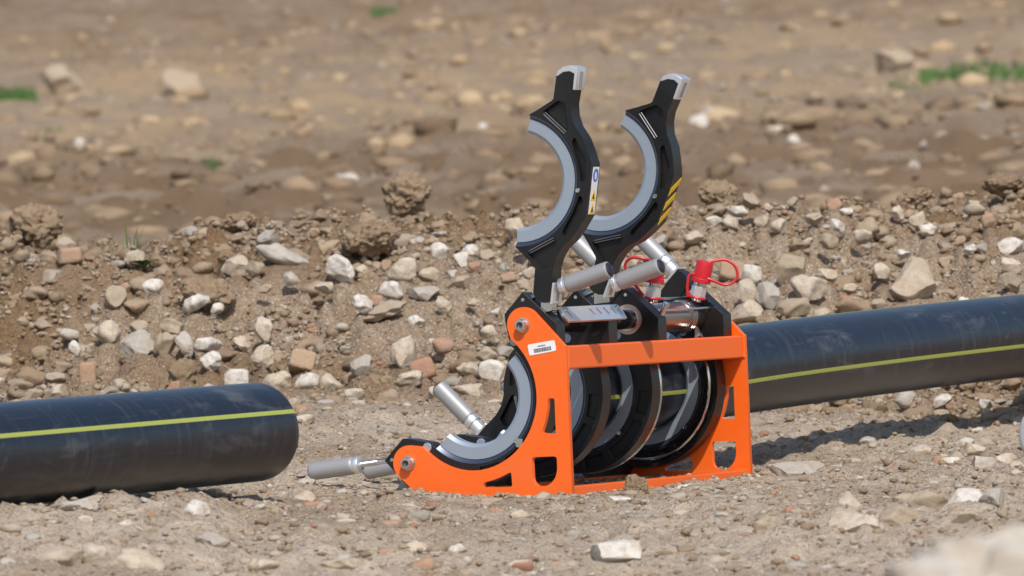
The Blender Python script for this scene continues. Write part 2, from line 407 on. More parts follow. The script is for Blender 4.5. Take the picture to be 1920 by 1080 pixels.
def lumps(x, y, cell, seed, prob=.8, rmin=.2, rmax=.6):
    """half-sunk rounded lumps, one at most per cell; height in cell units"""
    X, Y = x / cell, y / cell; ix, iy = np.floor(X), np.floor(Y); out = np.zeros_like(X)
    for dx in (-1, 0, 1):
        for dy in (-1, 0, 1):
            cx, cy = ix + dx, iy + dy
            jx, jy = cx + _hash(cx, cy, seed), cy + _hash(cx, cy, seed + 1)
            r = rmin + (rmax - rmin) * _hash(cx, cy, seed + 2) ** 2
            on = _hash(cx, cy, seed + 3) < prob
            ex = .65 + .7 * _hash(cx, cy, seed + 4)
            d2 = ((X - jx) * ex) ** 2 + ((Y - jy) / ex) ** 2
            hgt = np.sqrt(np.maximum(0, r * r - d2)) * (.5 + .7 * _hash(cx, cy, seed + 5))
            out = np.maximum(out, np.where(on, hgt, 0))
    return out

def damp_mask(u, d):
    n = fbm(u, d, 1.1, 3, 5)
    left = np.exp(-(((u + 1.08) / .17) ** 2 + ((d - 17.95) / .42) ** 2)) * 1.4
    top = np.clip((d - 18.25) / .25, 0, 1) * np.clip((19.6 - d) / .4, 0, 1) * np.clip(.55 + n * .9, 0, 1)
    mid = np.clip((n - .18) * 3.2, 0, 1) * np.clip((d - 17.1) / .4, 0, 1) * np.clip((20 - d), 0, 1)
    far = np.clip((d - 21) / 2, 0, 1) * (np.clip((48 - d) / 10, 0, 1) * np.clip(.8 + n * 1.3, 0, 1) * .95 + np.clip((d - 62) / 14, 0, 1) * np.clip(.65 + n, 0, 1) * .85)
    return np.clip(left + top * .8 + mid * .8 + far, 0, 1)

def ground_h(u, d):
    """full height, clods and all"""
    h = base_h(u, d)
    mound = np.clip((d - 17.0) / .5, 0, 1) * np.clip((21 - d) / 1.5, 0, 1)
    bed = np.zeros_like(h); sel = np.where((d > 17.0) & (d < 19.2) & (np.abs(u) < 1.4))[0]
    if len(sel):
        us, ds, b = u[sel], d[sel], bed[sel]
        for pu, pd, pw, ph, pk in STONES:
            if 17.2 < pd < 19.5: b = np.maximum(b, np.exp(-((us - pu) / (pw * .75)) ** 2 - ((ds - pd + .03) / (pw * .75 + .05)) ** 2))
        bed[sel] = b
    mound = mound * (1 - .85 * bed)          # the larger stones lie bedded in the slope
    field = np.clip((d - 21) / 3, 0, 1)
    near = 1 - np.clip((d - 16.9) / .5, 0, 1)
    calm = 1 - .65 * np.exp(-((u - .06) / .42) ** 4 - ((d - 15.2) / .55) ** 4)     # trodden flat where the machine was set down
    h = h + near * calm * (fbm(u, d, 2.3, 3, 40) * .009 + fbm(u, d, 6, 2, 43) * .007 + fbm(u, d, 14, 4, 41) * .0055)
    h = h + near * calm * (lumps(u, d, .075, 50, .55) * .075 * .42 + lumps(u, d, .03, 60, .8) * .03 * .5 + lumps(u, d, .016, 65, .85) * .016 * .6)
    h = h + mound * (-.062 + fbm(u, d, 2.6, 3, 70) * .022 + fbm(u, d, 9, 5, 71, .6) * .030 - np.clip(fbm(u, d, 7, 3, 75) - .30, 0, 1) * .09)
    h = h + mound * (lumps(u, d, .16, 80, .55) * .16 * .42 + lumps(u, d, .075, 85, .8) * .075 * .85 + lumps(u, d, .038, 90, .9) * .038 * 1.15 + lumps(u, d, .02, 92, .9) * .02 * 1.0)
    h = h + field * (-.03 + fbm(u, d, .22, 3, 100) * .03 + fbm(u, d, 1.3, 5, 101, .65) * .06 - np.clip(fbm(u, d, 1.9, 3, 105) - .34, 0, 1) * .20)
    h = h + field * (lumps(u, d, .30, 115, .8) * .30 * .30 + lumps(u, d, .7, 117, .4) * .7 * .16)
    return h

SN, CN = math.sin(TH), math.cos(TH)
def world(u, d, z):
    u = np.asarray(u, float); d = np.asarray(d, float)
    return np.stack([CAM.x + u * SN + d * CN, CAM.y - u * CN + d * SN, np.asarray(z, float) + 0 * u], -1)
def wp(u, d, dz=0.0):
    h = float(ground_h(np.array([u]), np.array([d]))[0])
    return Vector(world(u, d, h + dz).tolist())

def axis_lines(segs):
    out = [segs[0][0]]
    for a, b, s0, s1 in segs:
        n = max(1, int(round((b - a) / ((s0 + s1) / 2)))); k = np.linspace(0, 1, n + 1)[1:]
        q = (s1 - s0) / (s0 + s1) if s0 + s1 else 0
        out += list(a + (b - a) * (k * (1 - q) + k * k * q))
    return np.array(out)
ul = axis_lines([(-900, -60, 200, 12), (-60, -9, 8, .35), (-9, -2.6, .2, .05), (-2.6, -1.3, .045, .012), (-1.3, 1.3, .010, .010), (1.3, 2.6, .012, .045), (2.6, 9, .05, .2), (9, 60, .35, 8), (60, 900, 12, 200)])
dl = axis_lines([(-60, 4, 8, .4), (4, 10, .3, .03), (10, 11.6, .08, .03), (11.6, 17.1, .022, .022), (17.1, 19.1, .0092, .0092), (19.1, 24, .02, .10), (24, 115, .16, .8), (115, 160, .5, 4), (160, 1500, 10, 200)])
U, D = np.meshgrid(ul, dl)
Zt = ground_h(U.ravel(), D.ravel())
P = world(U.ravel(), D.ravel(), Zt)
nu, nd = len(ul), len(dl)
idx = np.arange(nu * nd).reshape(nd, nu)
Q = np.stack([idx[:-1, :-1], idx[:-1, 1:], idx[1:, 1:], idx[1:, :-1]], -1).reshape(-1, 4)
def big_mesh(name, P, Q, mat):
    me = bpy.data.meshes.new(name); k = Q.shape[1]
    me.vertices.add(len(P)); me.vertices.foreach_set('co', P.astype(np.float32).ravel())
    me.loops.add(Q.size); me.loops.foreach_set('vertex_index', Q.astype(np.int32).ravel())
    me.polygons.add(len(Q)); me.polygons.foreach_set('loop_start', np.arange(0, Q.size, k, dtype=np.int32))
    me.polygons.foreach_set('loop_total', np.full(len(Q), k, np.int32))
    me.update(calc_edges=True); me.materials.append(mat)
    o = bpy.data.objects.new(name, me); COL.objects.link(o); return o
ground = big_mesh('ground', P, Q, M['soil'])
ground.data.shade_smooth()
Uf, Df = U.ravel(), D.ravel()
a = ground.data.attributes.new('damp', 'FLOAT', 'POINT'); a.data.foreach_set('value', damp_mask(Uf, Df).astype(np.float32))
straw = np.clip((Df - 38) / 8, 0, 1) * np.clip((90 - Df) / 25, 0, 1) * np.clip(.34 + fbm(Uf, Df, .6, 5, 130, .65) * 1.5, 0, 1) * np.clip(1.05 - Uf * .10, .3, 1)
a = ground.data.attributes.new('straw', 'FLOAT', 'POINT'); a.data.foreach_set('value', (straw * .8).astype(np.float32))
dust = np.clip((17.3 - Df) / .6, 0, 1) * np.clip(.75 + fbm(Uf, Df, 1.3, 3, 140) * .8, .2, 1)
a = ground.data.attributes.new('dusty', 'FLOAT', 'POINT'); a.data.foreach_set('value', (dust * .95).astype(np.float32))
tag(ground, 'brown rubble-strewn earth with a long mound and a field behind', None, None, 'structure')

# ================================================================ pipe welding machine
YC, ZC, LEN = .1884, .1836, .741
AX = (YC, ZC)
mach = empty('pipe_welding_machine', (.37, .19, 0))
tag(mach, 'orange framed butt welding machine with black clamps, two of them swung open upright', 'welding machine')
R2 = math.sqrt(.5)
# frame of the clamps: s runs up the near lugs, t opens up and to the back
SD, TD = (-R2, R2), (R2, R2)
mpc = mapper(AX, SD, TD)
def yz(s, t): return (YC + s * SD[0] + t * TD[0], ZC + s * SD[1] + t * TD[1])

# ---- orange end plates
def plate_outline():
    up = Vector((.0799, .3045)); lo = Vector((.3139, .0725)); r = .031
    out = [(.004, .0), (.0, .006), (.0, .2655), (.003, .2672)]
    # upper lobe round the shaft bolt
    for a in np.linspace(-133, -133 - 200, 22):
        q = math.radians(a + 90); out.append((up.x + r * math.sin(math.radians(a)) * 1.0, up.y + r * math.cos(math.radians(a)) * 1.0)) if False else None
    for a in np.linspace(128, -52 + 0, 0): pass
    ang = np.linspace(137, -10, 18)          # from the near upper flank over the top to the back
    for a in ang: out.append((up.x + r * math.cos(math.radians(a)), up.y + r * math.sin(math.radians(a))))
    # concave bore edge
    for a in np.linspace(127.5, -37.5 - 0, 0): pass
    for a in np.linspace(4.5, -184.5, 46):
        s, t = .1283 * math.cos(math.radians(a)), .1283 * math.sin(math.radians(a))
        out.append(yz(s, t))
    for a in np.linspace(100, -47, 18): out.append((lo.x + r * math.cos(math.radians(a)), lo.y + r * math.sin(math.radians(a))))
    out += [(.296, .0135), (.286, .007), (.262, .0005), (.25, .0)]
    return out
PO = plate_outline()
def rarc(r, a0, a1, n): return [yz(r * math.cos(math.radians(a0 + (a1 - a0) * i / n)), r * math.sin(math.radians(a0 + (a1 - a0) * i / n))) for i in range(n + 1)]
trap = rounded([(.0258, .1752)] + [yz(.1505 * math.cos(math.radians(a)), .1505 * math.sin(math.radians(a))) for a in (-47.8, -54, -60, -66, -71.5)] + [(.0262, .1140)], .004, 3)
tri = rounded([(.1150, .0250)] + [(.1160, .0510)] + [yz(.1505 * math.cos(math.radians(a)), .1505 * math.sin(math.radians(a))) for a in (-110, -116, -122, -128)] + [(.1710, .0252)], .004, 3)
dwin = rounded([(.0745, .0750), (.0265, .0750), (.0270, .0500), (.0310, .0385), (.0380, .0300), (.0480, .0245), (.0660, .0242), (.0745, .0340)], .006, 3)
pl = prism('end_plate', PO, 0.0, .010, ident, M['orange'], mach, holes=(trap, tri, dwin), bevel=.0013)
pl = prism('end_plate', PO, LEN, LEN + .010, ident, M['orange'], mach, holes=(trap, tri, dwin), bevel=.0013)
box('upper_crossbar', (.0102, .0025, .2245), (LEN - .0002, .0400, .2652), M['orange'], mach, .0035)
box('lower_crossbar', (.0102, .0025, .0010), (LEN - .0002, .0300, .0218), M['orange'], mach, .002)
box('lower_crossbar', (.0102, .2350, .0010), (LEN - .0002, .2620, .0218), M['orange'], mach, .002)
# weld beads where the bars meet the plates
for x, sg in ((.0102, 1), (LEN - .0002, -1)):
    tube('weld_bead', [(x + sg * .0015, .0012, .2255), (x + sg * .0015, .0012, .2645)], .0022, M['orange'], mach, 8)
    tube('weld_bead', [(x + sg * .0015, .0025, .0222), (x + sg * .0015, .0290, .0222)], .0022, M['orange'], mach, 8)
# ---- shaft bolts on the plates
SH = ((.0799, .3045), (.3139, .0725))
for x, sg in ((0.0, -1), (LEN + .010, 1)):
    for y, z in SH:
        bo = lathe('bolt', (x + sg * .0002, y, z), (x + sg * .02, y, z), [(0, .0128), (.0022, .0130), (.0026, .0128), (.0027, .0100), (.0030, .0104), (.0120, .0104), (.0136, .0094), (.0138, .0060), (.0090, .0056)], M['steel'], mach, 28)
        lathe('socket', (x + sg * .0092, y, z), (x + sg * .0102, y, z), [(0, .0054), (.0006, .0054)], M['ink'], bo, 6)
# ---- printed label
lab = [(.0726, .2700), (.0205, .2763), (.0177, .2578), (.0699, .2510)]
lb = prism('barcode_label', rounded(lab, .003, 4), -.0006, -.00005, ident, M['white'], mach, bevel=0)
lb['label'] = 'white barcode label'
e1 = Vector((lab[1][0] - lab[0][0], lab[1][1] - lab[0][1])); e2 = Vector((lab[3][0] - lab[0][0], lab[3][1] - lab[0][1])); o0 = Vector(lab[0])
def lq(a0, a1, b0, b1): return [tuple(o0 + e1 * a + e2 * b) for a, b in ((a0, b0), (a1, b0), (a1, b1), (a0, b1))]
rng = np.random.default_rng(4)
V, F = [], []
def addq(q, x):
    i = len(V); V.extend([(x, p[0], p[1]) for p in q]); V.extend([(x + .0003, p[0], p[1]) for p in q])
    F.append((i, i + 1, i + 2, i + 3)); F.append((i + 4, i + 5, i + 6, i + 7))
    for k in range(4): F.append((i + k, i + (k + 1) % 4, i + 4 + (k + 1) % 4, i + 4 + k))
xx = .20
while xx < .82:
    wd = rng.choice([.007, .012, .02]); addq(lq(xx, xx + wd, .48, .84), -.0009); xx += wd + rng.choice([.008, .013])
xx = .36
while xx < .64:
    wd = rng.choice([.018, .024]); addq(lq(xx, xx + wd, .25, .36), -.0009); xx += wd + .012
mesh_from('barcode', V, F, M['ink'], lb, 0)

# ---- clamp half-shells
def sym(half): return half + [(-s, t) for s, t in reversed(half)]
def lower_outline():
    half = [(.1480, .0515), (.1995, .0518), (.2008, .0505), (.2041, -.0321), (.2030, -.0340), (.1565, -.0796), (.1545, -.0800)]
    inner = arc(.1165, 3.5, -183.5, 60)
    outer = arc(.1500, -30, -150, 48)
    right = [(.1390, .0413)] + half
    left = [(-s, t) for s, t in reversed(right)]
    return list(reversed(inner)) + right + outer + left
LO = lower_outline()
def ann(r0, r1, a0, a1, n=8, rr=.004):
    return rounded(arc(r0, a0, a1, n) + list(reversed(arc(r1, a0, a1, n))), rr, 2)
def circ2(c, r, n=14): return [(c[0] + r * math.cos(2 * PI * i / n), c[1] + r * math.sin(2 * PI * i / n)) for i in range(n)]
def screw(p, d, r, parent, name='screw', mat=None):
    p = Vector(p); d = Vector(d)
    s = lathe(name, p, p + d, [(0, r), (r * .5, r), (r * .8, r * .8), (r * .8, r * .5), (r * .45, r * .48)], mat or M['steel'], parent, 16)
    return s

def lower_clamp(x0):
    th = .034
    pk = [(ann(.1225, .143, a, b), .006) for a, b in ((-48, -66), (-72, -108), (-114, -132))]
    hl = [circ2((s, .0428), .0042) for s in (.1904, -.1904)]
    b = prism('lower_clamp', LO, x0, x0 + th, mpc, M['black'], mach, holes=hl, pockets=pk, bevel=.0014)
    sector('seat_ring', [(x0 + .0006, .1175), (x0 + .0075, .1092), (x0 + th - .0006, .1092), (x0 + th - .0006, .1175)], -3.8, -176.2, 64, mpc, M['seat'], b)
    sector('liner', [(x0 + .0060, .1090), (x0 + .0060, .0885), (x0 + .0110, .0826), (x0 + .0290, .0826), (x0 + .0290, .1090)], -5, -175, 64, mpc, M['liner'], b)
    for a in (-90,):
        y, z = yz(.1135 * math.cos(math.radians(a)), .1135 * math.sin(math.radians(a)))
        screw((x0 + .001, y, z), (-1, 0, 0), .0042, b)
    for s in (.1262, -.1262):
        y, z = yz(s, .006)
        lathe('magnet', (x0 - .0008, y, z), (x0 + .004, y, z), [(0, .0078), (.0004, .0082), (.004, .0082)], M['liner'], b, 22)
    for s in (.1904, -.1904):       # pivot pins of the swing bolts
        y, z = yz(s, .0428)
        lathe('pin', (x0 + .0015, y, z), (x0 + th - .0015, y, z), [(0, .0032), (.0004, .0036), (th - .004, .0036), (th - .003, .0032)], M['steel'], b, 14)
    return b

HU = [(.1150, .0092), (.1275, .0270), (.1440, .0490), (.1480, .0525), (.1905, .0537), (.2005, .0600), (.2050, .0700), (.2045, .0800), (.2010, .0885),
      (.1700, .0885), (.1430, .0868), (.1240, .0905), (.1060, .0995), (.0890, .1155), (.0690, .1272), (.0457, .1385), (.0430, .1392), (0, .1400)]
UO = HU[:-1] + [(0, .14)] + [(-s, t) for s, t in reversed(HU[:-1])] + list(reversed(arc(.1155, 4.6, 175.4, 60)))
def upper_clamp(x0, c, s, t, open_):
    mp = mapper(c, s, t); th = .034
    def W(a, b, x): return mp(x, a, b)
    tri_ = [(.1235, .0345), (.1465, .0620), (.1440, .0765), (.0960, .0880), (.0905, .0830)]
    trip = rounded(tri_, .004, 3); tripm = [(-p[0], p[1]) for p in reversed(trip)]
    slot = rounded([(.0790, .0960), (.0880, .1010), (.0560, .1265), (.0170, .1310), (.0100, .1225), (.0420, .1130)], .005, 3)
    slotm = [(-p[0], p[1]) for p in reversed(slot)]
    b = prism('upper_clamp', UO, x0, x0 + th, mp, M['black'], mach, pockets=[(trip, .010), (tripm, .010), (slot, .009), (slotm, .009)], bevel=.0014)
    # raised ribs along the pocket edge, pale metal standing in for their highlight
    for sg in (1, -1):
        for k0 in (0.0, .0034):
            pts = [(sg * (.1195 + k0 - .0285 * k), .0372 + k0 * .5 + .0440 * k) for k in np.linspace(0, 1, 6)]
            tube('rib', [W(a, q, x0 + .0002 + k0 * .5) for a, q in pts], .0009, M['glint'], b, 8)
    sector('seat_ring', [(x0 + .0006, .1165), (x0 + .0075, .1082), (x0 + th - .0006, .1082), (x0 + th - .0006, .1165)], 4.8, 175.2, 64, mp, M['seat'], b)
    sector('liner', [(x0 + .0060, .1080), (x0 + .0060, .0885), (x0 + .0110, .0826), (x0 + .0290, .0826), (x0 + .0290, .1080)], 5, 175, 64, mp, M['liner'], b)
    p = W(-.0035, .1185, x0 + .0005); screw(p, (-1, 0, 0), .0045, b)
    for sg in (1, -1):              # steel caps on the lug ends, slotted for the swing bolts
        cp = [(.1885, .0528), (.1980, .0560), (.2060, .0650), (.2095, .0780), (.2078, .0915), (.2040, .0930), (.1680, .0925), (.1680, .0880), (.1960, .0878), (.1990, .0780), (.1960, .0660), (.1880, .0560)]
        if not (open_ and sg == 1): cp = [(.2040, .0884), (.2060, .0900), (.2045, .0935), (.1680, .0925), (.1680, .0886)]
        cp = [(sg * a, q) for a, q in cp]
        k = prism('end_cap', cp, x0 - .0012, x0 + th + .0012, mp, M['cap'], b, bevel=.0012)
        sl = [(sg * a, q) for a, q in ((.1720, .0932), (.2005, .0934), (.2005, .0928), (.1720, .0926))]
        prism('slot', rounded(sl, .0002, 1), x0 + .0105, x0 + .0235, mp, M['grip'], k, bevel=0)
    return b

X1, X2, X3, X4 = .0104, .2205, .4245, .7000
for x in (X1, X2, X3, X4): lower_clamp(x)
OPEN = (((.0839, .5563), 9.73, .0115), ((.0265, .5703), 24.45, .2215))
ups = []
for c, an, x in OPEN:
    s, t = frame(c, an); ups.append((upper_clamp(x, c, s, t, True), mapper(c, s, t), x))
for x in (X3 + .0006, X4 + .0006): upper_clamp(x, AX, SD, TD, False)

# print on the two open clamps' outer rims
b, mp, x0 = ups[0]
def rim_quad(name, mp, pts, mat, parent, lift, base=.1402):      # pts in (x, s) on the flat back of the clamp
    V = [mp(x, s, base + lift) for x, s in pts] + [mp(x, s, base - .0004) for x, s in pts]; n = len(pts)
    F = [tuple(range(n)), tuple(range(n, 2 * n))] + [(i, (i + 1) % n, n + (i + 1) % n, n + i) for i in range(n)]
    return mesh_from(name, V, F, mat, parent, 0)
xa, xb = x0 + .0065, x0 + .0295
st = rim_quad('safety_sticker', mp, [(xa, .040), (xb, .040), (xb, -.0425), (xa, -.0425)], M['white'], b, .0003)
st['label'] = 'white sticker with one blue and two yellow safety symbols'
xm = (xa + xb) / 2
rim_quad('blue_symbol', mp, [(xm + .0098 * math.cos(2 * PI * i / 24), .0255 + .0118 * math.sin(2 * PI * i / 24)) for i in range(24)], M['blue'], st, .0005)
rim_quad('glove_symbol', mp, [(xm - .0025, .0185), (xm + .003, .0185), (xm + .0042, .026), (xm + .002, .031), (xm - .002, .0312), (xm - .0035, .027)], M['white'], st, .0007)
for s0 in (-.0105, -.0340):
    rim_quad('warning_triangle', mp, [(xm - .0105, s0 - .0085), (xm + .0105, s0 - .0085), (xm, s0 + .0125)], M['yellow'], st, .0005)
    rim_quad('warning_symbol', mp, [(xm - .0042, s0 - .0050), (xm + .0042, s0 - .0052), (xm + .0026, s0 - .0005), (xm + .0008, s0 + .0045), (xm - .0012, s0 + .0038), (xm - .0030, s0 - .001)], M['ink'], st, .0007)
b, mp, x0 = ups[1]
for k in range(3):
    s0 = .036 - k * .0275
    rim_quad('hazard_stripe', mp, [(x0 + .004, s0 - .030), (x0 + .004, s0 - .016), (x0 + .031, s0 + .004), (x0 + .031, s0 - .009)], M['yellow'], b, .0003, base=.1404)

# ---- swing bolts with grip handles
def swing_bolt(x, piv, dr, closed=False):
    dr = Vector((0, dr[0], dr[1])).normalized(); p = Vector((x, piv[0], piv[1]))
    r_ = lathe('swing_bolt', p + dr * .004, p + dr * .09, [(0, .0052)] + [(.030 + .0012 * i, .0050 + (.0006 if i % 2 else 0)) for i in range(30)] + [(.075, .005)], M['steel'], mach, 14)
    lathe('eye', p - Vector((.007, 0, 0)), p + Vector((.007, 0, 0)), [(0, .0088), (.0008, .0096), (.0132, .0096), (.014, .0088)], M['steel'], r_, 20)
    a = p + dr * .0705
    if closed: lathe('spacer', p + dr * .0475, a, [(0, .0112), (.001, .0122), (.0215, .0122), (.0225, .0112)], M['cap'], r_, 24)
    lathe('collar', a, a + dr, [(-.003, .0085), (-.002, .0105), (0, .0146), (.0012, .0152), (.0080, .0152), (.0086, .0138), (.0132, .0138)], M['cap'], r_, 28)
    g0 = a + dr * .0125
    pr = [(0, .0138), (.0015, .0150)] + [(.004 + .0062 * i, .0155 + .00012 * (i % 2)) for i in range(13)] + [(.0815, .0155), (.0838, .0150), (.0848, .0138), (.0848, .0112)]
    lathe('grip', g0, g0 + dr, pr, M['grip'], r_, 32)
    e = g0 + dr * .0842
    lathe('end_plug', e, e + dr, [(0, .0128), (.0012, .0128), (.0034, .0108), (.0050, .0060), (.0054, 0)], M['plug'], r_, 24)
pu, plw = yz(.1904, .0428), yz(-.1904, .0428)
swing_bolt(X1 + .017, pu, (-.161, .0447)); swing_bolt(X2 + .017, pu, (-.1625, .0480))
swing_bolt(X1 + .017, plw, (.162, -.0155)); swing_bolt(X2 + .017, plw, (.160, -.022))
for x in (X3 + .017, X4 + .017):
    swing_bolt(x, pu, TD, True); swing_bolt(x, plw, TD, True)

# link pieces under the two open clamps
for (b, mp, x0), xx in zip(ups, (X1, X2)):
    A = mp(x0 + .017, -.203, .080)
    y, z = A[1], A[2]
    prism('hinge_link', rounded([(y - .008, z - .016), (y + .013, z - .018), (y + .012, z + .006), (y - .006, z + .008)], .003, 3), xx + .006, xx + .028, ident, M['steel'], mach, bevel=.001)

prism('foot_block', rounded([(.336, .012), (.362, .030), (.352, .046), (.328, .026)], .003, 2), X1 + .036, X1 + .062, ident, M['grip'], mach, bevel=.001)
# ---- guide shafts, bushes, cylinder
for y, z in SH:
    rod('guide_shaft', (.0102, y, z), (LEN - .0003, y, z), .0178, M['shaft'], mach, 32)
    for x in (X3,):
        sector('bush', [(x - .003, .0268), (x - .003, .0182), (x + .001, .0182), (x + .001, .0268)], 0, 360, 40, mapper((y, z), (0, 1), (-1, 0)), M['bronze'], mach)
        sector('wiper', [(x - .006, .0205), (x - .006, .0180), (x - .0028, .0180), (x - .0028, .0215)], 0, 360, 36, mapper((y, z), (0, 1), (-1, 0)), M['chrome'], mach)
    bl = X4 - (X3 + .034)
    cy = lathe('hydraulic_cylinder', (X3 + .0342, y, z), (X4 - .0002, y, z), [(0, .0262), (.004, .0266), (bl - .062, .0266), (bl - .061, .0300), (bl - .057, .0312), (bl - .052, .0300), (bl - .050, .0308), (bl - .046, .0308), (bl - .045, .0262), (bl - .004, .0262), (bl - .001, .0255)], M['barrel'], mach, 44)
    for dy, dz in ((-.0335, .0130), (.012, .0335), (.0335, -.013)):
        rod('tie_rod', (X3 + .0345, y + dy, z + dz), (X4 - .0003, y + dy, z + dz), .0029, M['steel'], cy, 12)
# trim rings on the two clamped shells
for x, r in ((X3 + .0362, .1490), (X4 - .0022, .1345)):
    sector('trim_ring', [(x + .0032 * math.cos(2 * PI * k / 10), r + .0032 * math.sin(2 * PI * k / 10)) for k in range(10)], -28, -152, 60, mpc, M['chrome'], mach)
# indicator pin on the third clamp, clip on the first
lathe('indicator_pin', (X3 + .010, .0185, .310), (X3 + .010, .0075, .331), [(0, .0045), (.001, .0052), (.017, .0052), (.0175, .0066), (.0235, .0066), (.0245, .0055)], M['steel'], mach, 20)
y, z = yz(.0012, -.1200)
prism('liner_clip', rounded([(y - .007, z - .008), (y + .006, z - .006), (y + .004, z + .010), (y - .008, z + .007)], .0015, 2), .0075, .0100, ident, M['steel'], mach, bevel=.0005)
# drain plug under the cylinder
lathe('bleed_screw', (.655, .052, .272), (.648, .046, .262), [(-.016, .004), (0, .0062), (.004, .0078), (.011, .0078), (.012, .006)], M['steel'], mach, 6)

# ---- slotted spacer plate over clamps one and two
pa, pb = Vector((.0350, .3302)), Vector((.0203, .3046)); wv = (pb - pa); wl = wv.length; wv.normalize(); nv = Vector((-wv.y * -1, wv.x * -1))
nv = Vector((wv.y, -wv.x)); nv = nv if nv.y > 0 else -nv
PX0, PX1 = .046, .287
def mpp(k, a, b):       # k thickness, a along the machine, b across the plate
    return (a, pa.x + wv.x * b + nv.x * k, pa.y + wv.y * b + nv.y * k)
ol = rounded([(PX0, .004), (PX0 + .010, 0), (PX1 - .012, 0), (PX1, .012), (PX1, wl), (PX0 + .012, wl), (PX0, wl - .012)], .002, 2)
def slt(x, b0, b1, w=.0034, sk=.012):
    return rounded([(x - w, b0), (x + w, b0), (x + sk + w, b1), (x + sk - w, b1)], .003, 3)
sp = prism('spacer_plate', ol, 0, .0055, mpp, M['cap'], mach, holes=[slt(x, .0055, .0215) for x in (.158, .187, .216, .245)] + [slt(PX0 + .020, .009, .022, .003, .008), slt(.270, .006, .020, .003, .008)], bevel=.0008)
for x in (PX0 + .016, PX1 - .016):
    q = mpp(.0056, x, .0065); q2 = mpp(.01, x, .0065)
    screw(q, Vector(q2) - Vector(q), .0042, sp)
prism('bracket', [(.021, .300), (.034, .3035), (.036, .3285), (.0335, .3285), (.020, .3050)], X1 + .0345, X1 + .0500, ident, M['black'], mach, bevel=.0006)
prism('bracket', [(.021, .300), (.034, .3035), (.036, .3285), (.0335, .3285), (.020, .3050)], X2 + .0345, X2 + .0500, ident, M['black'], mach, bevel=.0006)

# ---- hydraulic couplings with red caps
def coupling(base, ax, loop, lean):
    p = Vector(base); a = Vector(ax).normalized()
    c = lathe('hydraulic_coupling', p, p + a, [(0, .0085), (.004, .0105), (.010, .0105), (.0105, .0095)], M['chrome'], mach, 20)
    lathe('hex_nut', p + a * .010, p + a, [(0, .0122), (.001, .0138), (.018, .0138), (.0195, .0120)], M['cap'], c, 6, 20)
    lathe('sleeve', p + a * .0293, p + a, [(0, .0112), (.001, .0120), (.013, .0120), (.0135, .011)], M['chrome'], c, 24)
    tk = [(p + a * .0085 + (Vector((1, 0, 0)) * math.cos(q) + a.cross(Vector((1, 0, 0))) * math.sin(q)) * .0142) for q in np.linspace(0, 2 * PI, 28)]
    tube('retaining_ring', tk, .0024, M['red'], c, 8)
    q = p + a * .0400
    lathe('dust_cap', q, q + a, [(-.004, .0160), (-.003, .0178), (.003, .0178), (.0045, .0164), (.0310, .0156), (.0345, .0146), (.0355, .0120), (.0357, 0)], M['red'], c, 32)
    pts = [Vector(v) for v in loop]
    sm = []
    for i in range(len(pts) - 1):
        p0, p1, p2, p3 = pts[max(i - 1, 0)], pts[i], pts[i + 1], pts[min(i + 2, len(pts) - 1)]
        for k in range(8):
            u = k / 8
            sm.append(.5 * ((2 * p1) + (p2 - p0) * u + (2 * p0 - 5 * p1 + 4 * p2 - p3) * u * u + (3 * p1 - p0 - 3 * p2 + p3) * u ** 3))
    sm.append(pts[-1])
    tube('strap', sm, .0027, M['red'], c, 8)
coupling((.668, .0585, .3300), (0, -.0235, .0770), [(.668, .034, .3990), (.684, .006, .4030), (.690, -.012, .3900), (.690, -.014, .3690), (.680, .004, .3580), (.664, .030, .3700), (.656, .060, .3800), (.655, .068, .3620), (.658, .0700, .3400)], 0)
coupling((.505, .0690, .3320), (0, -.0120, .0770), [(.505, .060, .4030), (.492, .078, .4120), (.488, .100, .4130), (.490, .112, .4000), (.496, .104, .3750), (.502, .084, .3450)], 0)

